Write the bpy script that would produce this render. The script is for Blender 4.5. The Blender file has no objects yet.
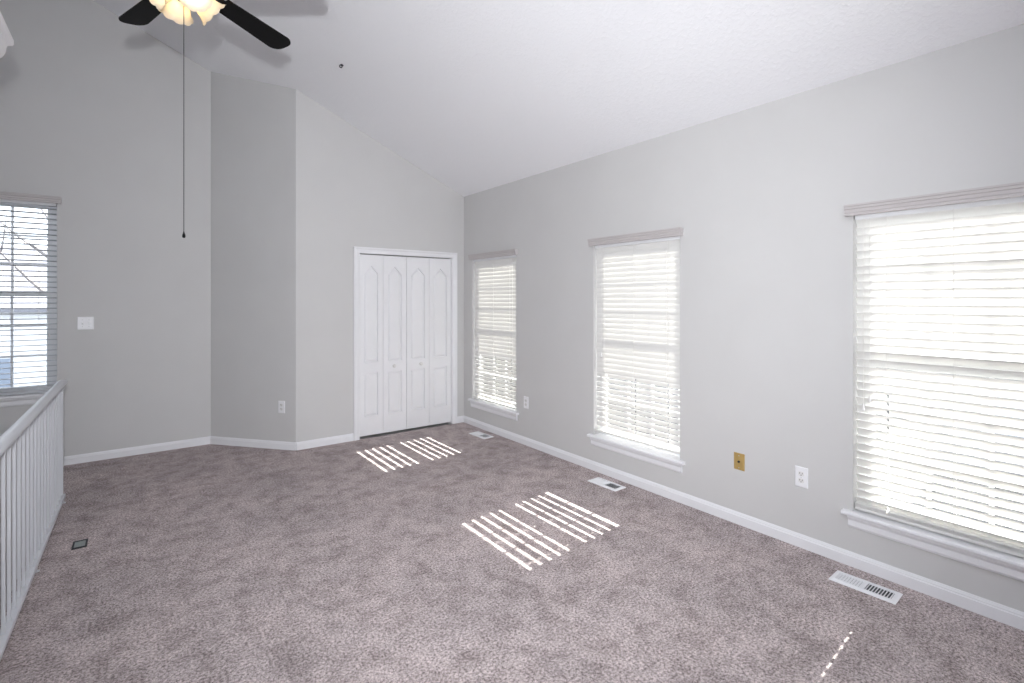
import bpy, bmesh, math, random
from mathutils import Vector, Matrix
random.seed(7)
SC = bpy.context.scene
COL = SC.collection
PI = math.pi

# ------------------------------------------------------------------ camera
YAW = math.radians(36.76)
cam_data = bpy.data.cameras.new('camera')
cam_data.sensor_fit = 'HORIZONTAL'
cam_data.sensor_width = 36.0
cam_data.lens = 36.0 * 507.1 / 1024.0
cam_data.shift_y = (299.2 - 341.5) / 1024.0
cam_data.clip_start = 0.05
cam = bpy.data.objects.new('camera', cam_data)
COL.objects.link(cam)
cam.location = (0, 0, 1.5)
cam.rotation_euler = (PI / 2, 0, -YAW)
SC.camera = cam

# ------------------------------------------------------------------ world, sun, exposure
world = bpy.data.worlds.new('sky')
SC.world = world
world.use_nodes = True
bg = world.node_tree.nodes['Background']
bg.inputs['Color'].default_value = (0.86, 0.91, 1.0, 1)
bg.inputs['Strength'].default_value = 2.4

sun_data = bpy.data.lights.new('sun', 'SUN')
sun_data.energy = 24.0
sun_data.angle = math.radians(0.4)
sun_data.color = (1.0, 0.96, 0.9)
sun = bpy.data.objects.new('sun', sun_data)
COL.objects.link(sun)
SUN_DIR = Vector((-1.0, -0.095, -0.546)).normalized()
sun.rotation_euler = SUN_DIR.to_track_quat('-Z', 'Y').to_euler()
sun.location = (20, 4, 12)

# the photographer's flash, held above and right beside the lens
fl_data = bpy.data.lights.new('camera_flash', 'SPOT')
fl_data.energy = 310.0
fl_data.spot_size = math.radians(114)
fl_data.spot_blend = 1.0
fl_data.shadow_soft_size = 0.035
fl_data.color = (0.95, 0.97, 1.0)
flash = bpy.data.objects.new('camera_flash', fl_data)
COL.objects.link(flash)
flash.location = (-0.03, -0.08, 1.76)
flash.rotation_euler = Vector((0.58, 0.86, 0.0)).to_track_quat('-Z', 'Y').to_euler()

# a second flash head aimed up behind the camera, bounced off the sloped ceiling
bo_data = bpy.data.lights.new('bounce_flash', 'SPOT')
bo_data.energy = 620.0
bo_data.spot_size = math.radians(125)
bo_data.spot_blend = 0.8
bo_data.shadow_soft_size = 0.1
bo_data.color = (0.88, 0.93, 1.0)
bounce = bpy.data.objects.new('bounce_flash', bo_data)
COL.objects.link(bounce)
bounce.location = (-0.2, -0.9, 1.3)
bounce.rotation_euler = Vector((0.0, -0.35, 1.0)).to_track_quat('-Z', 'Y').to_euler()

SC.view_settings.view_transform = 'Standard'
SC.view_settings.look = 'None'
SC.view_settings.exposure = 0.66
SC.view_settings.gamma = 1.0
SC.view_settings.use_curve_mapping = False
SC.cycles.use_denoising = True
SC.cycles.max_bounces = 12
SC.cycles.diffuse_bounces = 8
SC.cycles.transparent_max_bounces = 24
SC.cycles.sample_clamp_indirect = 6.0
SC.cycles.caustics_reflective = False
SC.cycles.caustics_refractive = False

# ------------------------------------------------------------------ room measures
XR = 3.241          # right wall (windows)
YB = 5.320          # closet wall
YL = 6.092          # left wall
X2, X3 = 1.294, 0.646   # angled wall from (X3,YL) to (X2,YB)
ZC, SL = 2.752, 0.429   # ceiling height at right wall, slope
XW = -2.2           # far stairwell wall
YR = -2.6           # rear wall
XE = -0.500         # floor edge at the stairwell
Y0P = 1.55          # stairwell start
TH = 0.15
def ceil_z(x): return ZC + SL * (XR - x)

# ------------------------------------------------------------------ materials
def new_mat(name):
    m = bpy.data.materials.new(name); m.use_nodes = True
    nt = m.node_tree
    return m, nt, nt.nodes['Principled BSDF'], nt.nodes['Material Output']

def plain(name, col, rough=0.5, metal=0.0, noise=0.0, nscale=40.0, bump=0.0, bscale=120.0, spec=0.5):
    m, nt, p, out = new_mat(name)
    p.inputs['Base Color'].default_value = (*col, 1)
    p.inputs['Roughness'].default_value = rough
    p.inputs['Metallic'].default_value = metal
    p.inputs['Specular IOR Level'].default_value = spec
    tc = nt.nodes.new('ShaderNodeTexCoord')
    if noise > 0:
        n = nt.nodes.new('ShaderNodeTexNoise'); n.inputs['Scale'].default_value = nscale
        n.inputs['Detail'].default_value = 4
        nt.links.new(tc.outputs['Object'], n.inputs['Vector'])
        r = nt.nodes.new('ShaderNodeValToRGB')
        r.color_ramp.elements[0].position = 0.3; r.color_ramp.elements[1].position = 0.7
        r.color_ramp.elements[0].color = (*[c * (1 - noise) for c in col], 1)
        r.color_ramp.elements[1].color = (*[min(1, c * (1 + noise)) for c in col], 1)
        nt.links.new(n.outputs['Fac'], r.inputs['Fac'])
        nt.links.new(r.outputs['Color'], p.inputs['Base Color'])
    if bump > 0:
        n2 = nt.nodes.new('ShaderNodeTexNoise'); n2.inputs['Scale'].default_value = bscale
        n2.inputs['Detail'].default_value = 3
        nt.links.new(tc.outputs['Object'], n2.inputs['Vector'])
        b = nt.nodes.new('ShaderNodeBump'); b.inputs['Strength'].default_value = bump
        b.inputs['Distance'].default_value = 0.004
        nt.links.new(n2.outputs['Fac'], b.inputs['Height'])
        nt.links.new(b.outputs['Normal'], p.inputs['Normal'])
    return m

M = {}
M['wall'] = plain('wall_paint', (0.60, 0.595, 0.59), 0.75, noise=0.012, nscale=3, bump=0.06, bscale=220, spec=0.25)
M['trim'] = plain('trim_paint', (0.80, 0.80, 0.82), 0.38, noise=0.01, nscale=6, spec=0.45)
M['door'] = plain('door_paint', (0.80, 0.80, 0.815), 0.42, noise=0.01, nscale=8, spec=0.45)
M['plate'] = plain('white_plastic', (0.82, 0.82, 0.84), 0.35, noise=0.01, nscale=10)
M['slot'] = plain('slot_dark', (0.03, 0.03, 0.035), 0.6, noise=0.1)
M['screw'] = plain('screw_steel', (0.55, 0.55, 0.56), 0.35, metal=0.8, noise=0.05)
M['brass'] = plain('brass_plate', (0.52, 0.36, 0.13), 0.45, metal=0.35, noise=0.06, nscale=30)
M['vent'] = plain('vent_enamel', (0.80, 0.80, 0.82), 0.35, noise=0.02)
M['duct'] = plain('duct_grey', (0.05, 0.055, 0.065), 0.6, noise=0.1)
M['blade'] = plain('fan_black', (0.004, 0.004, 0.0045), 0.6, noise=0.1, nscale=25, spec=0.12)
M['fanmetal'] = plain('fan_dark_metal', (0.02, 0.018, 0.017), 0.35, metal=0.6, noise=0.1)
M['rail'] = plain('rail_enamel', (0.66, 0.67, 0.70), 0.35, noise=0.01, nscale=12)
M['chain'] = plain('chain_dark', (0.05, 0.05, 0.05), 0.4, metal=0.5, noise=0.1)
M['frame'] = plain('vinyl_white', (0.80, 0.81, 0.83), 0.4, noise=0.01)
M['cord'] = plain('cord_white', (0.75, 0.74, 0.72), 0.7, noise=0.03)
M['knob'] = plain('knob_white', (0.78, 0.77, 0.76), 0.25, noise=0.02)
M['boxplate'] = plain('floor_plate_grey', (0.26, 0.29, 0.28), 0.5, noise=0.08, nscale=60)
M['siding'] = plain('siding', (0.13, 0.14, 0.17), 0.7, noise=0.04, nscale=5)
M['siding_white'] = plain('siding_white', (0.78, 0.79, 0.80), 0.7, noise=0.03, nscale=5)
M['roofing'] = plain('roofing', (0.22, 0.22, 0.25), 0.8, noise=0.2, nscale=20)
M['bark'] = plain('bark', (0.22, 0.2, 0.2), 0.9, noise=0.25, nscale=15)
M['lawn'] = plain('winter_lawn', (0.075, 0.075, 0.08), 0.9, noise=0.2, nscale=0.6)
M['extglass'] = plain('house_window_glass', (0.22, 0.26, 0.33), 0.2)

# textured ceiling
def ceiling_mat():
    m, nt, p, out = new_mat('ceiling_texture_paint')
    p.inputs['Roughness'].default_value = 0.85
    p.inputs['Specular IOR Level'].default_value = 0.2
    p.inputs['Base Color'].default_value = (0.88, 0.885, 0.91, 1)
    tc = nt.nodes.new('ShaderNodeTexCoord')
    n = nt.nodes.new('ShaderNodeTexNoise'); n.inputs['Scale'].default_value = 40; n.inputs['Detail'].default_value = 5
    n.inputs['Roughness'].default_value = 0.6; n.inputs['Distortion'].default_value = 0.6
    nt.links.new(tc.outputs['Object'], n.inputs['Vector'])
    r = nt.nodes.new('ShaderNodeValToRGB')
    r.color_ramp.elements[0].position = 0.48; r.color_ramp.elements[1].position = 0.62
    nt.links.new(n.outputs['Fac'], r.inputs['Fac'])
    b = nt.nodes.new('ShaderNodeBump'); b.inputs['Strength'].default_value = 0.2; b.inputs['Distance'].default_value = 0.006
    nt.links.new(r.outputs['Color'], b.inputs['Height'])
    nt.links.new(b.outputs['Normal'], p.inputs['Normal'])
    return m
M['ceiling'] = ceiling_mat()

def carpet_mat():
    m, nt, p, out = new_mat('carpet_pile')
    p.inputs['Roughness'].default_value = 1.0
    p.inputs['Specular IOR Level'].default_value = 0.05
    tc = nt.nodes.new('ShaderNodeTexCoord')
    def noise(scale, detail, rough=0.5, dist=0.0):
        n = nt.nodes.new('ShaderNodeTexNoise')
        n.inputs['Scale'].default_value = scale; n.inputs['Detail'].default_value = detail
        n.inputs['Roughness'].default_value = rough; n.inputs['Distortion'].default_value = dist
        nt.links.new(tc.outputs['Object'], n.inputs['Vector'])
        return n
    tuft = noise(85, 6, 0.9)
    clump = noise(6.5, 10, 0.80, 0.2)
    patch = noise(1.7, 5, 0.6, 0.3)
    def ramp(src, a, b, ca, cb):
        r = nt.nodes.new('ShaderNodeValToRGB')
        r.color_ramp.elements[0].position = a; r.color_ramp.elements[1].position = b
        r.color_ramp.elements[0].color = (*ca, 1); r.color_ramp.elements[1].color = (*cb, 1)
        nt.links.new(src.outputs['Fac'], r.inputs['Fac']); return r
    r1 = ramp(tuft, 0.40, 0.60, (0.115, 0.092, 0.088), (0.74, 0.65, 0.635))
    r2 = ramp(clump, 0.38, 0.56, (0.72, 0.70, 0.70), (1.12, 1.12, 1.13))
    r3 = ramp(patch, 0.35, 0.65, (0.90, 0.90, 0.91), (1.08, 1.07, 1.07))
    def mul(a, b):
        x = nt.nodes.new('ShaderNodeMix'); x.data_type = 'RGBA'; x.blend_type = 'MULTIPLY'
        x.inputs[0].default_value = 1.0
        nt.links.new(a, x.inputs[6]); nt.links.new(b, x.inputs[7]); return x.outputs[2]
    c = mul(mul(r1.outputs['Color'], r2.outputs['Color']), r3.outputs['Color'])
    nt.links.new(c, p.inputs['Base Color'])
    b = nt.nodes.new('ShaderNodeBump'); b.inputs['Strength'].default_value = 0.45; b.inputs['Distance'].default_value = 0.008
    nt.links.new(tuft.outputs['Fac'], b.inputs['Height'])
    b2 = nt.nodes.new('ShaderNodeBump'); b2.inputs['Strength'].default_value = 0.06; b2.inputs['Distance'].default_value = 0.02
    nt.links.new(clump.outputs['Fac'], b2.inputs['Height'])
    nt.links.new(b.outputs['Normal'], b2.inputs['Normal'])
    nt.links.new(b2.outputs['Normal'], p.inputs['Normal'])
    return m
M['carpet'] = carpet_mat()

def glass_mat():
    m, nt, p, out = new_mat('window_glass')
    tr = nt.nodes.new('ShaderNodeBsdfTransparent'); tr.inputs['Color'].default_value = (0.96, 0.98, 0.98, 1)
    gl = nt.nodes.new('ShaderNodeBsdfGlossy'); gl.inputs['Roughness'].default_value = 0.02
    fr = nt.nodes.new('ShaderNodeFresnel'); fr.inputs['IOR'].default_value = 1.3
    mx = nt.nodes.new('ShaderNodeMixShader')
    nt.links.new(fr.outputs['Fac'], mx.inputs['Fac'])
    nt.links.new(tr.outputs['BSDF'], mx.inputs[1]); nt.links.new(gl.outputs['BSDF'], mx.inputs[2])
    nt.links.new(mx.outputs['Shader'], out.inputs['Surface'])
    return m
M['glass'] = glass_mat()

def translucent_mat(name, col, tcol, fac, rough=0.5):
    m, nt, p, out = new_mat(name)
    p.inputs['Base Color'].default_value = (*col, 1); p.inputs['Roughness'].default_value = rough
    t = nt.nodes.new('ShaderNodeBsdfTranslucent'); t.inputs['Color'].default_value = (*tcol, 1)
    tc = nt.nodes.new('ShaderNodeTexCoord')
    n = nt.nodes.new('ShaderNodeTexNoise'); n.inputs['Scale'].default_value = 30
    nt.links.new(tc.outputs['Object'], n.inputs['Vector'])
    mr = nt.nodes.new('ShaderNodeMapRange'); mr.inputs['To Min'].default_value = fac * 0.95; mr.inputs['To Max'].default_value = fac * 1.05
    nt.links.new(n.outputs['Fac'], mr.inputs['Value'])
    mx = nt.nodes.new('ShaderNodeMixShader')
    nt.links.new(mr.outputs['Result'], mx.inputs['Fac'])
    nt.links.new(p.outputs['BSDF'], mx.inputs[1]); nt.links.new(t.outputs['BSDF'], mx.inputs[2])
    nt.links.new(mx.outputs['Shader'], out.inputs['Surface'])
    return m
M['slat'] = translucent_mat('blind_slat', (0.80, 0.795, 0.775), (0.96, 0.945, 0.91), 0.10, 0.4)
M['slat_shaded'] = plain('blind_slat_shaded', (0.52, 0.54, 0.57), 0.45, noise=0.02, nscale=20)  # opaque copy of the white slats, backlit shade painted in as grey
M['shade'] = translucent_mat('frosted_glass', (0.85, 0.82, 0.75), (0.95, 0.86, 0.68), 0.55, 0.25)

def valance_mat():
    m, nt, p, out = new_mat('valance_grain')
    p.inputs['Roughness'].default_value = 0.5
    tc = nt.nodes.new('ShaderNodeTexCoord')
    mp = nt.nodes.new('ShaderNodeMapping'); mp.inputs['Scale'].default_value = (3, 3, 90)
    nt.links.new(tc.outputs['Object'], mp.inputs['Vector'])
    n = nt.nodes.new('ShaderNodeTexNoise'); n.inputs['Scale'].default_value = 2.0; n.inputs['Detail'].default_value = 4
    nt.links.new(mp.outputs['Vector'], n.inputs['Vector'])
    r = nt.nodes.new('ShaderNodeValToRGB')
    r.color_ramp.elements[0].color = (0.47, 0.44, 0.435, 1); r.color_ramp.elements[1].color = (0.56, 0.53, 0.53, 1)
    nt.links.new(n.outputs['Fac'], r.inputs['Fac']); nt.links.new(r.outputs['Color'], p.inputs['Base Color'])
    return m
M['valance'] = valance_mat()

def emit_mat(name, col, s):
    m, nt, p, out = new_mat(name)
    p.inputs['Base Color'].default_value = (*col, 1)
    p.inputs['Emission Color'].default_value = (*col, 1)
    p.inputs['Emission Strength'].default_value = s
    return m
M['bulb'] = emit_mat('bulb_glow', (1.0, 0.82, 0.56), 8.0)

# ------------------------------------------------------------------ mesh helpers
class MB:
    """collects shapes into one mesh; pmap maps local (a,b,c) to the world"""
    def __init__(self, pmap=None):
        self.bm = bmesh.new(); self.pm = pmap or (lambda a, b, c: (a, b, c))
    def v(self, p): return self.bm.verts.new(self.pm(*p))
    def face(self, vs):
        try: return self.bm.faces.new(vs)
        except ValueError: return None
    def box(self, a0, a1, b0, b1, c0, c1):
        q = [self.v((a, b, c)) for a in (a0, a1) for b in (b0, b1) for c in (c0, c1)]
        for f in ((0, 1, 3, 2), (4, 6, 7, 5), (0, 4, 5, 1), (2, 3, 7, 6), (0, 2, 6, 4), (1, 5, 7, 3)):
            self.face([q[i] for i in f])
        return self
    def loft(self, rings, closed=True, caps=True):
        R = [[self.v(p) for p in r] for r in rings]
        n = len(R[0])
        for i in range(len(R) - 1):
            for j in range(n if closed else n - 1):
                k = (j + 1) % n
                self.face([R[i][j], R[i][k], R[i + 1][k], R[i + 1][j]])
        if caps:
            self.face(R[0]); self.face(R[-1][::-1])
        return self
    def lathe(self, prof, c=(0, 0, 0), n=24, axis=None):
        """prof of (r,h) revolved about axis through c"""
        ax = Vector(axis or (0, 0, 1)).normalized()
        t = Vector((1, 0, 0)) if abs(ax.x) < 0.9 else Vector((0, 1, 0))
        e1 = ax.cross(t).normalized(); e2 = ax.cross(e1)
        rings = []
        for r, h in prof:
            rings.append([tuple(Vector(c) + ax * h + (e1 * math.cos(2 * PI * k / n) + e2 * math.sin(2 * PI * k / n)) * max(r, 1e-4)) for k in range(n)])
        return self.loft(rings)
    def tube(self, pts, r, n=10):
        pts = [Vector(p) for p in pts]
        rings = []
        prev = None
        for i, p in enumerate(pts):
            d = (pts[min(i + 1, len(pts) - 1)] - pts[max(i - 1, 0)]).normalized()
            if prev is None:
                t = Vector((0, 0, 1)) if abs(d.z) < 0.9 else Vector((1, 0, 0))
                e1 = d.cross(t).normalized()
            else:
                e1 = (prev - d * prev.dot(d)).normalized()
            prev = e1; e2 = d.cross(e1)
            rr = r[i] if isinstance(r, (list, tuple)) else r
            rings.append([tuple(p + (e1 * math.cos(2 * PI * k / n) + e2 * math.sin(2 * PI * k / n)) * rr) for k in range(n)])
        return self.loft(rings)
    def build(self, name, mat, parent=None, smooth=False, bevel=0.0, segs=2):
        bmesh.ops.remove_doubles(self.bm, verts=self.bm.verts, dist=1e-6)
        bmesh.ops.recalc_face_normals(self.bm, faces=self.bm.faces)
        me = bpy.data.meshes.new(name); self.bm.to_mesh(me); self.bm.free()
        me.materials.append(mat)
        o = bpy.data.objects.new(name, me); COL.objects.link(o)
        if parent is not None:
            o.parent = parent
            o.matrix_parent_inverse = parent.matrix_basis.inverted()
        if bevel > 0:
            b = o.modifiers.new('bevel', 'BEVEL'); b.width = bevel; b.segments = segs; b.limit_method = 'ANGLE'
        if smooth:
            for p in me.polygons: p.use_smooth = True
            if bevel == 0:
                try: me.set_sharp_from_angle(angle=math.radians(40))
                except Exception: pass
        return o

def empty(name, loc, rz=0.0):
    o = bpy.data.objects.new(name, None); COL.objects.link(o)
    o.location = loc; o.rotation_euler = (0, 0, rz); o.empty_display_size = 0.1
    return o
def tag(o, label, cat, group=None):
    o['label'] = label; o['category'] = cat
    if group: o['group'] = group
    return o
def struct(o): o['kind'] = 'structure'; return o

# local frames: (u along the wall, n out into the room, z)
def on_right(u, n, z): return (XR - n, u, z)
def on_left(u, n, z): return (u, YL - n, z)
def on_back(u, n, z): return (u, YB - n, z)
AD = Vector((X2 - X3, YB - YL, 0)).normalized()       # along the angled wall
AN = Vector((AD.y, -AD.x, 0))                         # towards the room
if AN.dot(Vector((0, 0, 0)) - Vector((X2, YB, 0))) < 0: AN = -AN
def on_angle(u, n, z):
    p = Vector((X3, YL, 0)) + AD * u + AN * n
    return (p.x, p.y, z)
ALEN = math.hypot(X2 - X3, YB - YL)

# ------------------------------------------------------------------ setting: shell
WZ0, WZ1 = 0.298, 2.0
WINS = [(4.262, 5.125), (2.262, 3.140), (0.262, 1.136)]
LWIN = (-1.385, -0.548); LZ0, LZ1 = 0.655, 2.39

def holed_wall(mb, u0, u1, zb, topf, holes, t0, t1):
    """grid of cells between the holes; topf(u) is the (sloped) top"""
    us = sorted({u0, u1, *[h[0] for h in holes], *[h[1] for h in holes]})
    for a, b in zip(us[:-1], us[1:]):
        hs = sorted([h for h in holes if h[0] <= a + 1e-6 and h[1] >= b - 1e-6], key=lambda h: h[2])
        z = zb
        for h in hs:
            if h[2] > z + 1e-6: mb.box(a, b, t0, t1, z, h[2])
            z = h[3]
        mb.loft([[(a, t0, z), (a, t1, z), (a, t1, topf(a)), (a, t0, topf(a))],
                 [(b, t0, z), (b, t1, z), (b, t1, topf(b)), (b, t0, topf(b))]])

mb = MB(on_right)
holed_wall(mb, YR - TH, YB + TH + 1.2, -0.25, lambda u: ZC + 0.02, [(a, b, WZ0, WZ1) for a, b in WINS], -TH, 0.0)
struct(mb.build('wall_right', M['wall']))

CX0, CX1, CZ1 = 1.930, 3.082, 2.003          # closet opening
mb = MB(on_back)
holed_wall(mb, X2, XR, -0.2, lambda u: ceil_z(u) + 0.02, [(CX0, CX1, -0.2, CZ1)], -0.12, 0.0)
struct(mb.build('wall_back', M['wall']))
mb = MB()
mb.box(CX0 - 0.25, CX0 - 0.2, YB + 0.12, YB + 0.75, -0.02, 2.45)
mb.box(CX1 + 0.06, CX1 + 0.11, YB + 0.12, YB + 0.75, -0.02, 2.45)
mb.box(CX0 - 0.25, CX1 + 0.11, YB + 0.7, YB + 0.75, -0.02, 2.45)
mb.box(CX0 - 0.25, CX1 + 0.11, YB + 0.12, YB + 0.75, 2.45, 2.5)
mb.box(CX0 - 0.25, CX1 + 0.11, YB + 0.0, YB + 0.75, -0.08, -0.02)
struct(mb.build('wall_closet', M['wall']))

mb = MB(on_angle)
zt = lambda u: ceil_z(X3 + AD.x * u) + 0.02
mb.loft([[(0, 0, -.2), (0, -.1, -.2), (0, -.1, zt(0)), (0, 0, zt(0))],
         [(ALEN, 0, -.2), (ALEN, -.1, -.2), (ALEN, -.1, zt(ALEN)), (ALEN, 0, zt(ALEN))]])
struct(mb.build('wall_angled', M['wall']))

mb = MB(on_left)
holed_wall(mb, XW - TH, X3, -2.7, lambda u: ceil_z(u) + 0.02, [(LWIN[0], LWIN[1], LZ0, LZ1)], -TH, 0.0)
struct(mb.build('wall_left', M['wall']))

mb = MB()
mb.box(XW - TH, XW, YR - TH, YL, -2.7, ceil_z(XW) + 0.02)
struct(mb.build('wall_stairwell', M['wall']))
mb = MB(lambda a, b, c: (a, YR - b, c))
mb.loft([[(XW, 0, -.25), (XW, TH, -.25), (XW, TH, ceil_z(XW) + .02), (XW, 0, ceil_z(XW) + .02)],
         [(XR, 0, -.25), (XR, TH, -.25), (XR, TH, ceil_z(XR) + .02), (XR, 0, ceil_z(XR) + .02)]])
struct(mb.build('wall_rear', M['wall']))
# stairwell below the floor edge
mb = MB()
mb.box(XE - 0.0, XE + 0.1, Y0P, YL, -2.7, -0.25)
mb.box(XW, XE, Y0P - 0.1, Y0P, -2.7, -0.25)
struct(mb.build('wall_below_stairs', M['wall']))

mb = MB()
mb.box(XE, XR + 0.0, YR, YB, -0.25, 0.0)
mb.box(XE, X3 + 0.0, YB, YL, -0.25, 0.0)
mb.loft([[(X3, YB, -.25), (X3, YL, -.25), (X2, YB, -.25)], [(X3, YB, 0), (X3, YL, 0), (X2, YB, 0)]])
mb.box(XW, XE, YR, Y0P, -0.25, 0.0)
struct(mb.build('floor', M['carpet']))
mb = MB(); mb.box(XW, XE, Y0P, YL, -2.75, -2.7)
struct(mb.build('floor_lower', M['carpet']))

mb = MB()
xa, xb = XW - TH, XR + 0.35
ya, yb = YR - TH, YL + TH
mb.loft([[(xa, ya, ceil_z(xa)), (xb, ya, ceil_z(xb)), (xb, ya, ceil_z(xb) + .18), (xa, ya, ceil_z(xa) + .18)],
         [(xa, yb, ceil_z(xa)), (xb, yb, ceil_z(xb)), (xb, yb, ceil_z(xb) + .18), (xa, yb, ceil_z(xa) + .18)]])
struct(mb.build('ceiling', M['ceiling']))

# baseboards
BH, BT = 0.078, 0.015
BPROF = [(0, 0), (BT, 0), (BT, BH - .022), (BT - .004, BH - .018), (BT - .004, BH - .012), (BT - .009, BH - .003), (BT - .010, BH), (0, BH)]
def baseboard(name, pmap, u0, u1, m0=0.0, m1=0.0):
    mb = MB(pmap)
    mb.loft([[(u0 + m0 * n, n, z) for n, z in BPROF], [(u1 + m1 * n, n, z) for n, z in BPROF]])
    struct(mb.build(name, M['trim']))
baseboard('baseboard_right', on_right, YR, YB, 0, -1)
baseboard('baseboard_back', on_back, X2, 1.872, 0.42, 0)
baseboard('baseboard_corner', on_back, 3.127, XR, 0, -1)
baseboard('baseboard_angled', on_angle, 0, ALEN, 0.42, 0.42)
baseboard('baseboard_left', on_left, XE, X3, 0, -0.42)

# ------------------------------------------------------------------ closet: casing and bifold doors
mb = MB(on_back)
CW = 0.056
def casing_ring(off, n):
    return [(CX0 - off, n, 0.0), (CX0 - off, n, CZ1 + off), (CX1 + off, n, CZ1 + off), (CX1 + off, n, 0.0)]
prof = [(-0.012, -0.10), (-0.012, 0.0), (-0.004, 0.012), (0.012, 0.014), (0.030, 0.014), (0.040, 0.020), (CW - .003, 0.020), (CW, 0.016), (CW, 0.0)]
prof = [(o + 0.0, n) for o, n in prof]
mb.loft([casing_ring(o, n) for o, n in prof], closed=False, caps=False)
struct(mb.build('trim_1', M['trim']))
# sliding track of the folding doors, up inside the head of the frame
mb = MB(on_back); mb.box(CX0 + 0.012, CX1 - 0.012, -0.075, -0.03, CZ1 - 0.012, CZ1 + 0.012)
struct(mb.build('trim_2', M['slot']))

def offset_poly(pts, d):
    n = len(pts); out = []
    for i in range(n):
        p0, p1, p2 = Vector(pts[i - 1]), Vector(pts[i]), Vector(pts[(i + 1) % n])
        e0 = (p1 - p0).normalized(); e1 = (p2 - p1).normalized()
        n0 = Vector((-e0.y, e0.x)); n1 = Vector((-e1.y, e1.x))
        b = (n0 + n1); L = b.length
        b = b / L if L > 1e-6 else n0
        k = d / max(0.35, b.dot(n0))
        out.append(tuple(p1 + b * k))
    return out

def door_leaf(w, h, arch):
    """front at n=0 facing the room, in local (u,n,z), two raised panels"""
    mb = MB()
    pw = 0.056
    zs, za = h - 0.205, h - 0.118
    up = [(pw, 0.79), (w - pw, 0.79), (w - pw, zs)]
    K = 6
    for i in range(1, K):
        t = i / K
        s = abs(1 - 2 * t)                      # 1 at the shoulders, 0 at the apex
        u = (w - pw) + (2 * pw - w) * t
        q = 1 - s
        zz = zs + (za - zs) * (0.7 * q + 0.3 * (q * q * (3 - 2 * q))) 
        up.append((u, zz))
    up.append((pw, zs))
    lo = [(pw, 0.205), (w - pw, 0.205), (w - pw, 0.675), (pw, 0.675)]
    bm = mb.bm
    outer = [mb.v(p) for p in ((0, 0, 0), (w, 0, 0), (w, 0, h), (0, 0, h))]
    back = [mb.v(p) for p in ((0, -0.034, 0), (w, -0.034, 0), (w, -0.034, h), (0, -0.034, h))]
    edges = []
    for i in range(4):
        edges.append(bm.edges.new((outer[i], outer[(i + 1) % 4])))
    loops = []
    for poly in (lo, up):
        vs = [mb.v((u, 0, z)) for u, z in poly]
        for i in range(len(vs)): edges.append(bm.edges.new((vs[i], vs[(i + 1) % len(vs)])))
        loops.append((poly, vs))
    bmesh.ops.triangle_fill(bm, edges=edges, use_beauty=True, use_dissolve=False, normal=(0, 1, 0))
    for i in range(4):
        j = (i + 1) % 4
        mb.face([outer[i], outer[j], back[j], back[i]])
    mb.face(back)
    for poly, vs in loops:
        prev = vs
        for d, dep in ((0.001, -0.012), (0.003, -0.019), (0.011, -0.019), (0.014, -0.010), (0.028, -0.003)):
            cur = [mb.v((u, dep, z)) for u, z in offset_poly(poly, d)]
            for i in range(len(cur)):
                j = (i + 1) % len(cur)
                mb.face([prev[i], prev[j], cur[j], cur[i]])
            prev = cur
        mb.face(prev)
    return mb

LEAFZ, LEAFH = 0.022, 1.960
edges_u = [1.939, 2.2125, 2.4905, 2.7785, 3.070]
def bifold(name, u0, u1, u2, knob_u):
    root = empty(name, on_back(u1, -0.02, 0))
    struct(root)
    for a, b in ((u0, u1), (u1, u2)):
        d = door_leaf(b - a - 0.004, LEAFH, True)
        bmesh.ops.transform(d.bm, matrix=Matrix(((1, 0, 0, a + 0.002), (0, -1, 0, YB + 0.022), (0, 0, 1, LEAFZ), (0, 0, 0, 1))), verts=d.bm.verts)
        d.build('leaf', M['door'], root)
    k = MB()
    c = on_back(knob_u, -0.022, 0.755)
    k.lathe([(0.0, 0), (0.013, 0), (0.013, 0.003), (0.007, 0.006), (0.006, 0.014), (0.015, 0.019), (0.0195, 0.027), (0.0185, 0.036), (0.010, 0.041), (0, 0.042)], c, 20, (0, -1, 0))
    ko = k.build('knob', M['knob'], root, smooth=True)
    h = MB()
    for zz in (0.25, 1.0, 1.75):
        h.box(u1 - 0.004, u1 + 0.004, YB + 0.022 + 0.034, YB + 0.022 + 0.040, zz - .03, zz + .03)
    h.build('hinge', M['screw'], root)
    return root
bifold('door_1', edges_u[0], edges_u[1], edges_u[2] - 0.001, 2.335)
bifold('door_2', edges_u[2] + 0.001, edges_u[3], edges_u[4], 2.662)

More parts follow.
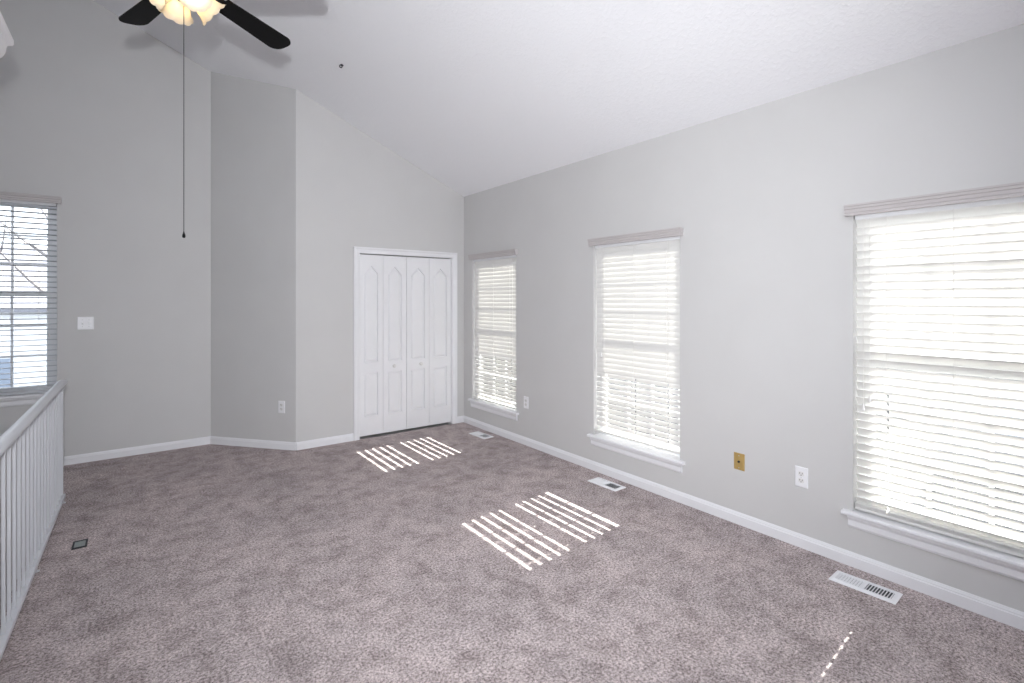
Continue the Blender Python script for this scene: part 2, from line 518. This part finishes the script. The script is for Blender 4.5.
# ------------------------------------------------------------------ windows
def window(name, pmap, u0, u1, z0, z1):
    root = empty(name, pmap((u0 + u1) / 2, -0.08, z0)); struct(root)
    D0, D1 = -TH, -0.075            # frame depth
    fw = 0.035
    mb = MB(pmap)
    mb.box(u0, u0 + fw, D0, D1, z0, z1); mb.box(u1 - fw, u1, D0, D1, z0, z1)
    mb.box(u0 + fw, u1 - fw, D0, D1, z1 - fw, z1); mb.box(u0 + fw, u1 - fw, D0, D1, z0, z0 + fw)
    mb.build('window_frame', M['frame'], root, bevel=0.003)
    zm = z0 + (z1 - z0) * 0.515
    for nm, za, zb, d0, d1 in (('upper_sash', zm - 0.022, z1 - fw, -0.140, -0.115), ('lower_sash', z0 + fw, zm + 0.022, -0.112, -0.085)):
        a, b = u0 + fw, u1 - fw
        s = 0.04
        mb = MB(pmap)
        mb.box(a, a + s, d0, d1, za, zb); mb.box(b - s, b, d0, d1, za, zb)
        mb.box(a + s, b - s, d0, d1, za, za + s); mb.box(a + s, b - s, d0, d1, zb - s, zb)
        so = mb.build(nm, M['frame'], root, bevel=0.003)
        mb = MB(pmap)
        dm = (d0 + d1) / 2
        for i in (1, 2):
            uu = a + s + (b - a - 2 * s) * i / 3
            mb.box(uu - .009, uu + .009, dm - .007, dm + .007, za + s, zb - s)
            zz = za + s + (zb - za - 2 * s) * i / 3
            mb.box(a + s, b - s, dm - .006, dm + .006, zz - .009, zz + .009)
        mb.build('muntins', M['frame'], so)
        mb = MB(pmap); mb.box(a + s - .004, b - s + .004, dm - .002, dm + .002, za + s - .004, zb - s + .004)
        mb.build('pane', M['glass'], so)
    # stool and apron
    e = 0.048
    mb = MB(pmap)
    st = [(-0.085, z0 - .001), (-0.085, z0 + .012), (0.030, z0 + .012), (0.037, z0 + .008), (0.039, z0 - .002), (0.035, z0 - .010), (0.0, z0 - .012), (0.0, z0 - .001)]
    # part inside the opening
    mb.loft([[(u0, n, z) for n, z in [(-0.085, z0), (-0.085, z0 + .012), (0.0, z0 + .012), (0.0, z0)]], [(u1, n, z) for n, z in [(-0.085, z0), (-0.085, z0 + .012), (0.0, z0 + .012), (0.0, z0)]]])
    nose = [(0.0, z0 + .012), (0.030, z0 + .012), (0.037, z0 + .008), (0.039, z0 - .002), (0.035, z0 - .010), (0.0, z0 - .012)]
    mb.loft([[(u0 - e, n, z) for n, z in nose], [(u1 + e, n, z) for n, z in nose]])
    mb.build('window_sill', M['trim'], root)
    mb = MB(pmap)
    ap = [(0, z0 - .012), (0.026, z0 - .012), (0.026, z0 - .020), (0.019, z0 - .032), (0.015, z0 - .036), (0.015, z0 - .066), (0.010, z0 - .078), (0, z0 - .080)]
    mb.loft([[(u0 - e + .028, n, z) for n, z in ap], [(u1 + e - .028, n, z) for n, z in ap]])
    mb.build('apron', M['trim'], root)
    return root
window('window_1', on_right, *WINS[0], WZ0, WZ1)
window('window_2', on_right, *WINS[1], WZ0, WZ1)
window('window_3', on_right, *WINS[2], WZ0, WZ1)
window('window_4', on_left, *LWIN, LZ0, LZ1)

# ------------------------------------------------------------------ blinds
PITCH, SW, NB = 0.0432, 0.050, -0.033      # slat pitch, slat width, depth of the slat axis
def blind(pmap, u0, u1, z0, z1, label, tilt, bottom, wand_side, cord_u, stack=0, overhang=0.030, tassels=(), hole_top=0.86, hole_cords=None, slat_mat='slat', pitch=PITCH, th=0.0026, narrow=None):
    root = tag(empty('window_blind', pmap((u0 + u1) / 2, NB, z0)), label, 'blind', 'slatted window blinds')
    a, b = u0 + 0.006, u1 - 0.006
    zt_ = z1 - 0.075
    cords = cord_u
    # valance: stepped moulding on the wall face, with short returns
    mb = MB(pmap)
    va, vb = u0 - overhang, u1 + overhang
    pr = [(0.030, z1 - .036), (0.034, z1 - .033), (0.034, z1 - .020), (0.037, z1 - .017), (0.037, z1 - .001), (0.042, z1 + .003), (0.042, z1 + .015), (0.046, z1 + .018), (0.046, z1 + .027), (0.034, z1 + .027), (0.030, z1 + .024)]
    mb.loft([[(va, n, z) for n, z in pr], [(vb, n, z) for n, z in pr]])
    for q0, q1 in ((va, va + .008), (vb - .008, vb)):
        mb.box(q0, q1, 0.001, 0.031, z1 - .034, z1 + .024)
    mb.build('valance', M['valance'], root)
    mb = MB(pmap); mb.box(a, b, -0.060, -0.010, z1 - .055, z1 - .008)
    mb.build('headrail', M['frame'], root, bevel=0.002)
    # slats
    mb = MB(pmap)
    zs = []
    z = zt_
    while z > bottom + 0.03:
        zs.append(z); z -= pitch
    for s in range(stack): zs.append(bottom + 0.014 + s * 0.006)
    hw = 0.0045
    for i, z in enumerate(zs):
        t = math.radians(tilt(z) if i < len(zs) - stack else 0)
        ct, sn = math.cos(t), math.sin(t)
        W = narrow if (narrow and z < 0.86) else SW
        C = []
        for k in range(5):
            q = -0.5 + k / 4                       # -.5 room edge .. +.5 outer edge
            cam_ = 0.0025 * (1 - (2 * q) ** 2)
            n_ = NB - (q * W * ct - cam_ * sn)
            z_ = z + q * W * sn + cam_ * ct
            C.append((n_, z_))
        cut = sorted([(c - hw, c + hw) for c in ((hole_cords if hole_cords is not None else cords) if z < hole_top else [])])
        us = [a] + [x for c in cut for x in c] + [b]
        for j in range(len(us) - 1):
            p, r = us[j], us[j + 1]
            if j % 2 == 0:
                rng = [(0, 4)]
            else:
                rng = [(0, 1), (3, 4)]
            for k0, k1 in rng:
                top = [C[k] for k in range(k0, k1 + 1)]
                bot = [(n, zz - th) for n, zz in top][::-1]
                ring = top + bot
                mb.loft([[(p, n, zz) for n, zz in ring], [(r, n, zz) for n, zz in ring]])
    mb.build('slats', M[slat_mat], root)
    mb = MB(pmap); mb.box(a, b, NB - 0.025, NB + 0.025, bottom - 0.008, bottom + 0.009)
    mb.build('bottom_rail', M[slat_mat], root, bevel=0.003)
    # ladder strings in front and behind, lift cord through the holes
    mb = MB(pmap)
    for c in cords:
        for n in (NB - 0.026, NB + 0.026):
            mb.box(c - .0009, c + .0009, n - .0008, n + .0008, bottom, z1 - .05)
    mb.build('ladder_strings', M['cord'], root)
    # tilt wand / pull cords with tassels, hanging in front of the slats
    for (cu, zc_) in tassels:
        mb = MB(pmap)
        mb.box(cu - .0009, cu + .0009, 0.0005, 0.0022, zc_, z1 - .05)
        co = mb.build('pull_cord', M['cord'], root)
        mb = MB()
        p = pmap(cu, 0.0014, zc_ - 0.036)
        mb.lathe([(0.0, 0), (0.0065, 0.0), (0.0075, 0.006), (0.0055, 0.026), (0.0025, 0.036), (0, 0.037)], p, 12)
        mb.build('tassel', M['knob'], co, smooth=True)
    return root

def tilt_mix(z):
    return 82.0
def tilt_closed(z): return -58.0
def tilt_open(z): return -5.0

def cords(u0, u1, k=3):
    a, b = u0 + 0.125, u1 - 0.125
    return [a + (b - a) * i / (k - 1) for i in range(k)]
blind(on_right, *WINS[0], WZ0, WZ1, 'white slatted blind on the narrow far window beside the closet corner', tilt_mix, 0.335, 1, cords(*WINS[0]), narrow=0.034, tassels=((5.03, 0.93), (4.33, 0.86)))
blind(on_right, *WINS[1], WZ0, WZ1, 'white slatted blind on the middle window of the right wall, ending above its sill', tilt_mix, 0.355, 1, cords(*WINS[1]), narrow=0.034, tassels=((3.05, 1.04), (2.36, 0.80)))
blind(on_right, *WINS[2], WZ0, WZ1, 'widest looking white slatted blind at the right edge of the photo, nearest window', tilt_closed, 0.330, 1, [WINS[2][1] - 0.155 - 0.28 * i for i in (2, 1, 0)], hole_cords=[WINS[2][1] - 0.155], hole_top=1.0, stack=3, tassels=((1.085, 0.92), (1.055, 0.97)))
blind(on_left, *LWIN, LZ0, LZ1, 'blind with open slats coloured grey for their shade on the left wall window behind the railing', tilt_open, LZ0 + 0.05, 1, cords(*LWIN), stack=3, slat_mat='slat_shaded', pitch=0.047, th=0.0055, tassels=((-0.60, 1.20),))

# ------------------------------------------------------------------ wall plates
def plate_mb(pmap, u, z, w, h):
    mb = MB(pmap)
    r = []
    for o, n in ((0, 0.0), (0, 0.003), (0.003, 0.0055), (0.006, 0.006)):
        a, b = w / 2 - o, h / 2 - o
        r.append([(u - a, n, z - b), (u + a, n, z - b), (u + a, n, z + b), (u - a, n, z + b)])
    mb.loft(r)
    return mb
def screw(pmap, u, z, root):
    mb = MB(pmap)
    mb.loft([[(u + .0035 * math.cos(2 * PI * k / 10), n, z + .0035 * math.sin(2 * PI * k / 10)) for k in range(10)] for n in (0.005, 0.0072)])
    mb.build('screw', M['screw'], root)
def outlet(pmap, u, z, label, w=0.074, h=0.122):
    root = tag(empty('wall_outlet', pmap(u, 0, z)), label, 'outlet', 'duplex wall outlets')
    plate_mb(pmap, u, z, w, h).build('plate', M['plate'], root)
    for s in (-1, 1):
        zc_ = z + s * 0.0205
        mb = MB(pmap)
        ring = []
        for k in range(20):
            an = 2 * PI * k / 20
            ring.append((u + max(-.0165, min(.0165, .0185 * math.cos(an))), zc_ + max(-.0135, min(.0135, .0175 * math.sin(an)))))
        mb.loft([[(x, n, q) for x, q in ring] for n in (0.005, 0.0075)])
        rc = mb.build('receptacle', M['knob'], root)
        mb = MB(pmap)
        mb.box(u - .0085, u - .0055, 0.0070, 0.0079, zc_ - .001, zc_ + .008)
        mb.box(u + .0055, u + .0085, 0.0070, 0.0079, zc_ - .001, zc_ + .008)
        mb.loft([[(u + .003 * math.cos(2 * PI * k / 10), n, zc_ - .0075 + .003 * math.sin(2 * PI * k / 10)) for k in range(10)] for n in (.0070, .0079)])
        mb.build('slots', M['slot'], rc)
    screw(pmap, u, z, root)
    return root
outlet(on_right, 1.410, 0.424, 'white double outlet plate on the right wall, nearest the camera, right of the brass plate')
outlet(on_right, 4.094, 0.437, 'white double outlet plate on the right wall beside the far window')
ua = (Vector((1.190, 5.443, 0)) - Vector((X3, YL, 0))).dot(AD)
outlet(on_angle, ua, 0.422, 'white double outlet plate low on the shaded angled wall')

root = tag(empty('cable_wall_plate', on_right(1.803, 0, 0.417)), 'brass coloured cable plate with a dark centre jack, left of the nearest outlet', 'wall plate')
plate_mb(on_right, 1.803, 0.417, 0.074, 0.112).build('plate', M['brass'], root)
mb = MB()
mb.lathe([(0.0, 0), (0.0075, 0.0), (0.0075, 0.004), (0.005, 0.004), (0.005, 0.011), (0, 0.011)], on_right(1.803, 0.0055, 0.417), 14, (-1, 0, 0))
mb.build('coax_jack', M['slot'], root)
for dz in (-.040, .040):
    screw(on_right, 1.803, 0.417 + dz, root)

SU, SZ = -0.350, 1.279
root = tag(empty('light_switch', on_left(SU, 0, SZ)), 'white two-toggle light switch plate on the left wall', 'light switch')
plate_mb(on_left, SU, SZ, 0.117, 0.117).build('plate', M['plate'], root)
for du, up in ((-0.023, 1), (0.023, -1)):
    mb = MB(on_left)
    mb.box(SU + du - .0055, SU + du + .0055, 0.0058, 0.0066, SZ - .0125, SZ + .0125)
    sl = mb.build('toggle_slot', M['screw'], root)
    mb = MB(on_left)
    mb.loft([[(SU + du - .004, 0.006, SZ - .006), (SU + du + .004, 0.006, SZ - .006), (SU + du + .004, 0.006, SZ + .006), (SU + du - .004, 0.006, SZ + .006)],
             [(SU + du - .003, 0.019, SZ + up * .010 - .003), (SU + du + .003, 0.019, SZ + up * .010 - .003), (SU + du + .003, 0.019, SZ + up * .010 + .003), (SU + du - .003, 0.019, SZ + up * .010 + .003)]])
    mb.build('toggle', M['plate'], root)
for du in (-0.023, 0.023):
    for dz in (-.030, .030): screw(on_left, SU + du, SZ + dz, root)

# ------------------------------------------------------------------ floor registers
def register(cx, cy, label, rz=0.0, wx=0.135, wy=0.295):
    root = tag(empty('floor_vent', (cx, cy, 0.0), 0), label, 'vent', 'white floor vents along the right wall')
    def pm(a, b, c):
        return (cx + a * math.cos(rz) - b * math.sin(rz), cy + a * math.sin(rz) + b * math.cos(rz), c)
    ix, iy = wx / 2 - 0.026, wy / 2 - 0.024
    mb = MB(pm)
    def ring(o, z): return [(-wx / 2 + o, -wy / 2 + o, z), (wx / 2 - o, -wy / 2 + o, z), (wx / 2 - o, wy / 2 - o, z), (-wx / 2 + o, wy / 2 - o, z)]
    inner = lambda z: [(-ix, -iy, z), (ix, -iy, z), (ix, iy, z), (-ix, iy, z)]
    mb.loft([ring(0, 0.0005), ring(0, 0.003), ring(0.008, 0.008), inner(0.009), inner(0.0015)], caps=False)
    mb.box(-ix, ix, -0.006, 0.006, 0.002, 0.009)
    mb.build('frame', M['vent'], root)
    mb = MB(pm); mb.box(-ix, ix, -iy, iy, 0.0006, 0.0016)
    mb.build('damper', M['duct'], root)
    for sgn in (-1, 1):
        mb = MB(pm)
        n = 9
        for k in range(n):
            y = sgn * (0.006 + (iy - 0.006) * (k + 0.5) / n)
            dz, dy = 0.0056, sgn * 0.0032
            t = 0.0011
            mb.loft([[(x, y - dy - t, 0.0020), (x, y - dy + t, 0.0020), (x, y + dy + t, 0.0020 + dz), (x, y + dy - t, 0.0020 + dz)] for x in (-ix, ix)])
        mb.build('louvres', M['vent'], root)
    return root
register(3.056, 1.018, 'white floor vent under the nearest window at the right', 0.05)
register(3.072, 2.834, 'white floor vent in the carpet under the middle window', 0.03)
register(3.072, 4.680, 'white floor vent farthest away, by the closet corner', 0.04)

# floor box near the railing
root = tag(empty('floor_box_cover', (-0.261, 4.063, 0.0)), 'small grey cover with a dark rim set in the carpet near the railing', 'floor plate')
mb = MB()
hx, hy = 0.036, 0.058
def rr(o, z): return [(-0.261 - hx + o, 4.063 - hy + o, z), (-0.261 + hx - o, 4.063 - hy + o, z), (-0.261 + hx - o, 4.063 + hy - o, z), (-0.261 - hx + o, 4.063 + hy - o, z)]
mb.loft([rr(0, 0.0005), rr(0.001, 0.007), rr(0.009, 0.007), rr(0.010, 0.002)], caps=False)
mb.build('rim', M['slot'], root)
mb = MB(); mb.loft([rr(0.010, 0.0008), rr(0.010, 0.003), rr(0.013, 0.0042)])
mb.build('lid', M['boxplate'], root)

# ------------------------------------------------------------------ railing
RX, RY0, RY1 = -0.419, 1.62, 4.975
def skew(a, b_, c): return (a - (RY1 - b_) * 0.0135, b_, c)
root = tag(empty('stair_railing', (RX, RY1, 0.0)), 'white metal railing with thin balusters along the stair opening at left', 'railing')
mb = MB(skew)
rr_ = 0.024
rings = []
def hand(y, sc=1.0, dz=0):
    out = []
    for k in range(16):
        an = 2 * PI * k / 16
        out.append((RX + 0.029 * sc * math.cos(an), y, 0.886 + dz + 0.020 * sc * math.sin(an)))
    return out
mb.loft([hand(RY0), hand(RY1 + 0.02), hand(RY1 + 0.028, 0.93), hand(RY1 + 0.032, 0.7)])
mb.build('handrail', M['rail'], root, smooth=True)
mb = MB(skew); mb.box(RX - .012, RX + .012, RY0, RY1, 0.854, 0.869)
mb.build('top_channel', M['rail'], root, bevel=0.002)
mb = MB(skew); mb.box(RX - .019, RX + .019, RY0, RY1, 0.040, 0.066)
mb.build('bottom_channel', M['rail'], root, bevel=0.003)
y = RY1 - 0.012
i = 0
while y > RY0 + 0.02:
    w = 0.0066
    mb = MB(skew)
    top = 0.857
    mb.box(RX - w, RX + w, y - w, y + w, 0.060, top)
    mb.build('baluster', M['rail'], root, bevel=0.0015)
    y -= 0.113
for yy in (RY1 - 0.012, 3.80, 2.62):
    mb = MB(skew)
    mb.box(RX - .008, RX + .012, yy - .010, yy + .010, 0.004, 0.042)
    mb.box(RX - .014, RX + .022, yy - .012, yy + .012, 0.0, 0.005)
    mb.build('foot', M['rail'], root, bevel=0.0015)

# ------------------------------------------------------------------ partition with crown cap, upper left
PX0, PX1, PY0, PY1 = -0.80, -0.585, 1.2, 3.17
mb = MB(); mb.box(PX0, PX1, PY0, Y0P, 0.0, 2.53); mb.box(PX0, PX1, Y0P, PY1, -0.2, 2.53)
struct(mb.build('wall_partition', M['wall']))
mb = MB()
def ring(o, z): return [(PX0 - o, PY0 - o, z), (PX1 + o, PY0 - o, z), (PX1 + o, PY1 + 0.004, z), (PX0 - o, PY1 + 0.004, z)]
pr = [(0.0, 2.50), (0.018, 2.50), (0.022, 2.512), (0.030, 2.520)]
for k in range(9):
    an = k / 8 * PI / 2
    pr.append((0.040 + 0.090 * math.sin(an), 2.525 + 0.078 * (1 - math.cos(an))))
pr += [(0.131, 2.608), (0.134, 2.617), (0.150, 2.622), (0.154, 2.628), (0.154, 2.648), (0.148, 2.652), (0.0, 2.655)]
pr = [(o, z + 0.018) for o, z in pr]
mb.loft([ring(o, z) for o, z in pr])
struct(mb.build('trim_3', M['trim'], smooth=True))

# ------------------------------------------------------------------ ceiling fan
FX, FY, FZ = 0.195, 2.83, 3.00
root = tag(empty('ceiling_fan', (FX, FY, FZ)), 'black-bladed ceiling fan with lit glass shades and a long pull chain', 'ceiling fan')
zc_ = ceil_z(FX)
mb = MB(); mb.lathe([(0.0, -0.11), (0.03, -0.11), (0.06, -0.09), (0.07, -0.05), (0.07, 0.03), (0, 0.03)], (FX, FY, zc_), 28)
mb.build('canopy', M['fanmetal'], root, smooth=True)
mb = MB(); mb.tube([(FX, FY, zc_ - 0.1), (FX, FY, FZ + 0.13)], 0.0125, 14)
mb.build('downrod', M['fanmetal'], root, smooth=True)
mb = MB(); mb.lathe([(0.0, 0.16), (0.03, 0.16), (0.035, 0.13), (0.10, 0.115), (0.135, 0.08), (0.14, 0.03), (0.125, -0.01), (0.075, -0.03), (0.06, -0.06), (0.0, -0.06)], (FX, FY, FZ), 32)
mb.build('motor_housing', M['fanmetal'], root, smooth=True)
def blade_mb(ang):
    mb = MB()
    L0, L1 = 0.20, 0.660
    pts = []
    N = 10
    w0, w1 = 0.052, 0.068
    for k in range(N + 1):
        t = k / N; pts.append((L0 + (L1 - 0.06 - L0) * t, w0 + (w1 - w0) * t))
    for k in range(1, 9):
        an = k / 8 * PI / 2
        pts.append((L1 - 0.06 + 0.06 * math.sin(an), w1 - 0.052 * (1 - math.cos(an))))
    outline = pts + [(x, -w) for x, w in pts[::-1]]
    pit = math.radians(-12)
    ca, sa = math.cos(ang), math.sin(ang)
    def pm(x, y, z):
        yy = y * math.cos(pit) - z * math.sin(pit); zz = y * math.sin(pit) + z * math.cos(pit)
        return (FX + x * ca - yy * sa, FY + x * sa + yy * ca, FZ + zz)
    mb.loft([[pm(x, y, -0.003) for x, y in outline], [pm(x, y, 0.003) for x, y in outline]])
    return mb, pm
A0 = math.radians(36.5)
for k in range(5):
    an = A0 + k * 2 * PI / 5
    mb, pm = blade_mb(an)
    bl = mb.build('blade', M['blade'], root)
    mb = MB(pm)
    mb.loft([[(0.08, -.018, .010), (0.08, .018, .010), (0.08, .018, .016), (0.08, -.018, .016)],
             [(0.18, -.020, .006), (0.18, .020, .006), (0.18, .020, .011), (0.18, -.020, .011)],
             [(0.25, -.040, .0032), (0.25, .040, .0032), (0.25, .040, .007), (0.25, -.040, .007)],
             [(0.28, -.010, .0032), (0.28, .010, .0032), (0.28, .010, .007), (0.28, -.010, .007)]])
    mb.build('blade_iron', M['fanmetal'], bl)
# light kit
mb = MB(); mb.lathe([(0.0, -0.05), (0.045, -0.05), (0.052, -0.06), (0.052, -0.08), (0.035, -0.095), (0.015, -0.105), (0, -0.106)], (FX, FY, FZ), 28)
kit = mb.build('light_fitter', M['fanmetal'], root, smooth=True)
def shade(az):
    d = Vector((math.cos(az), math.sin(az), 0))
    ax = (d * math.sin(math.radians(56)) + Vector((0, 0, -1)) * math.cos(math.radians(56))).normalized()
    base = Vector((FX, FY, FZ - 0.048)) + d * 0.035
    mb = MB(); mb.lathe([(0, 0), (0.016, 0), (0.022, 0.012), (0.024, 0.034), (0, 0.034)], tuple(base), 18, tuple(ax))
    sk = mb.build('lamp_socket', M['fanmetal'], root, smooth=True)
    # ruffled tulip glass
    e1 = ax.cross(Vector((0, 0, 1))).normalized(); e2 = ax.cross(e1)
    prof = [(0.024, 0.026), (0.036, 0.034), (0.046, 0.048), (0.052, 0.066), (0.058, 0.084), (0.066, 0.100), (0.076, 0.110)]
    N = 72
    mb = MB(); rings = []
    def rim(r, h, f):
        out = []
        for k in range(N):
            t = 2 * PI * k / N
            ruf = abs(math.sin(5 * t)) ** 0.6
            rr2 = r * (1 + 0.05 * f * (ruf - 0.5)); hh = h + 0.008 * f * (ruf - 0.5)
            out.append(tuple(base + ax * hh + (e1 * math.cos(t) + e2 * math.sin(t)) * rr2))
        return out
    n = len(prof)
    for i, (r, h) in enumerate(prof): rings.append(rim(r, h, (i / (n - 1)) ** 2))
    for i, (r, h) in reversed(list(enumerate(prof))): rings.append(rim(r - 0.003, h - 0.0005, (i / (n - 1)) ** 2))
    mb.loft(rings, caps=False)
    mb.build('glass_shade', M['shade'], root, smooth=True)
    mb = MB(); mb.lathe([(0, 0.032), (0.012, 0.034), (0.014, 0.042), (0.021, 0.056), (0.023, 0.068), (0.019, 0.082), (0.009, 0.089), (0, 0.090)], tuple(base), 18, tuple(ax))
    mb.build('bulb', M['bulb'], root, smooth=True)
for k in range(4):
    shade(math.radians(-86 + 10 + 90 * k))
# pull chains
cxx, cyy = FX - 0.004, FY + 0.006
mb = MB(); mb.tube([(cxx, cyy, FZ - 0.09), (cxx, cyy, 1.815)], 0.0016, 8)
mb.build('pull_chain', M['chain'], root, smooth=True)
mb = MB(); mb.lathe([(0, 0), (0.005, 0.001), (0.0072, 0.007), (0.0062, 0.016), (0.003, 0.024), (0.0025, 0.03), (0, 0.031)], (cxx, cyy, 1.788), 14)
mb.build('chain_fob', M['blade'], root, smooth=True)

# small dark hook in the ceiling
hx_, hy_ = 1.445, 4.387
hz_ = ceil_z(hx_)
mb = MB()
pts = [(hx_, hy_, hz_ + 0.002), (hx_, hy_, hz_ - 0.014)]
for k in range(10):
    an = -PI / 2 + k / 9 * 1.35 * PI
    pts.append((hx_ + 0.011 * math.cos(an + PI / 2) - 0.011, hy_, hz_ - 0.026 - 0.011 * math.sin(an + PI / 2) + 0.012))
mb.tube(pts, 0.0045, 8)
mb.lathe([(0, 0.002), (0.015, 0.002), (0.013, -0.006), (0.006, -0.009), (0, -0.009)], (hx_, hy_, hz_), 16)
tag(mb.build('ceiling_hook', M['slot'], smooth=True), 'small dark hook in the sloped ceiling above the closet wall', 'hook')

# ------------------------------------------------------------------ outside
mb = MB(); mb.box(XR + 0.3, 60, -40, 60, -3.2, -3.0); mb.box(-50, XR + 0.3, YL + 0.6, 60, -3.2, -3.0)
struct(mb.build('ground', M['lawn']))
def house(x, y, rz, w, d, h, label, side='siding'):
    root = tag(empty('house', (x, y, -3.0), rz), label, 'house')
    c, s = math.cos(rz), math.sin(rz)
    def pm(a, b, z): return (x + a * c - b * s, y + a * s + b * c, z - 3.0)
    mb = MB(pm); mb.box(-w / 2, w / 2, 0, d, 0, h)
    mb.loft([[(-w / 2, 0, h), (-w / 2, d, h), (-w / 2, d / 2, h + d * .3)], [(w / 2, 0, h), (w / 2, d, h), (w / 2, d / 2, h + d * .3)]])
    mb.build('wall', M[side], root)
    mb = MB(pm)
    for q in (0, 1):
        y0, y1 = (-.3, d / 2) if q == 0 else (d + .3, d / 2)
        z0 = h - .3 * .6
        mb.loft([[(-w / 2 - .3, y0, z0), (-w / 2 - .3, y1, h + d * .3), (-w / 2 - .3, y1, h + d * .3 + .15), (-w / 2 - .3, y0, z0 + .15)],
                 [(w / 2 + .3, y0, z0), (w / 2 + .3, y1, h + d * .3), (w / 2 + .3, y1, h + d * .3 + .15), (w / 2 + .3, y0, z0 + .15)]])
    mb.build('roof', M['roofing'], root)
    nx = int(w // 2.5)
    for i in range(nx):
        for zz in (1.0, 3.7):
            if zz + 1.4 > h: continue
            u = -w / 2 + w * (i + .5) / nx
            mb = MB(pm); mb.box(u - .5, u + .5, -.04, .02, zz, zz + 1.4)
            f = mb.build('window', M['frame'], root)
            mb = MB(pm); mb.box(u - .43, u + .43, -.06, -.03, zz + .07, zz + 1.33)
            mb.build('pane', M['extglass'], f)
    return root
house(-5.5, 26.0, 0.0, 12, 8, 4.2, 'pale neighbouring house seen through the left window blind', 'siding_white')
house(17.0, 12.0, -PI / 2, 11, 8, 6.2, 'grey neighbouring house glimpsed between the slats of the middle window')
house(17.0, -1.5, -PI / 2, 11, 8, 6.2, 'grey neighbouring house glimpsed between the slats of the nearest right window')
house(18.0, 26.0, -PI / 2, 11, 8, 6.2, 'grey neighbouring house glimpsed between the slats of the far window')

# bare winter tree outside the left window
root = tag(empty('bare_tree', (-1.0, 13.0, -3.0)), 'bare winter tree whose branches show at the top of the left window', 'tree')
mb = MB(); mb.tube([(-1.0, 13, -3.0), (-1.02, 13, 0.5), (-0.9, 13, 3.0), (-1.0, 13.1, 6.0)], [0.16, 0.12, 0.09, 0.03], 10)
mb.build('trunk', M['bark'], root, smooth=True)
rnd = random.Random(5)
mb = MB()
for k in range(26):
    z0 = 1.2 + 4.2 * k / 26
    az = rnd.uniform(0, 2 * PI); L = rnd.uniform(1.0, 2.2)
    p0 = Vector((-0.97, 13.0, z0)); d = Vector((math.cos(az), math.sin(az), 0.75)).normalized()
    p1 = p0 + d * L * .5 + Vector((0, 0, .1)); p2 = p0 + d * L + Vector((0, 0, .3))
    mb.tube([p0, p1, p2], [0.035, 0.024, 0.008], 6)
    for q in range(3):
        t = rnd.uniform(.3, .9); b0 = p0.lerp(p2, t); az2 = az + rnd.uniform(-1.2, 1.2)
        d2 = Vector((math.cos(az2), math.sin(az2), rnd.uniform(.2, 1.0))).normalized()
        mb.tube([b0, b0 + d2 * .35, b0 + d2 * .75 + Vector((0, 0, .1))], [0.016, 0.011, 0.004], 5)
mb.build('branches', M['bark'], root, smooth=True)

print('scene built')
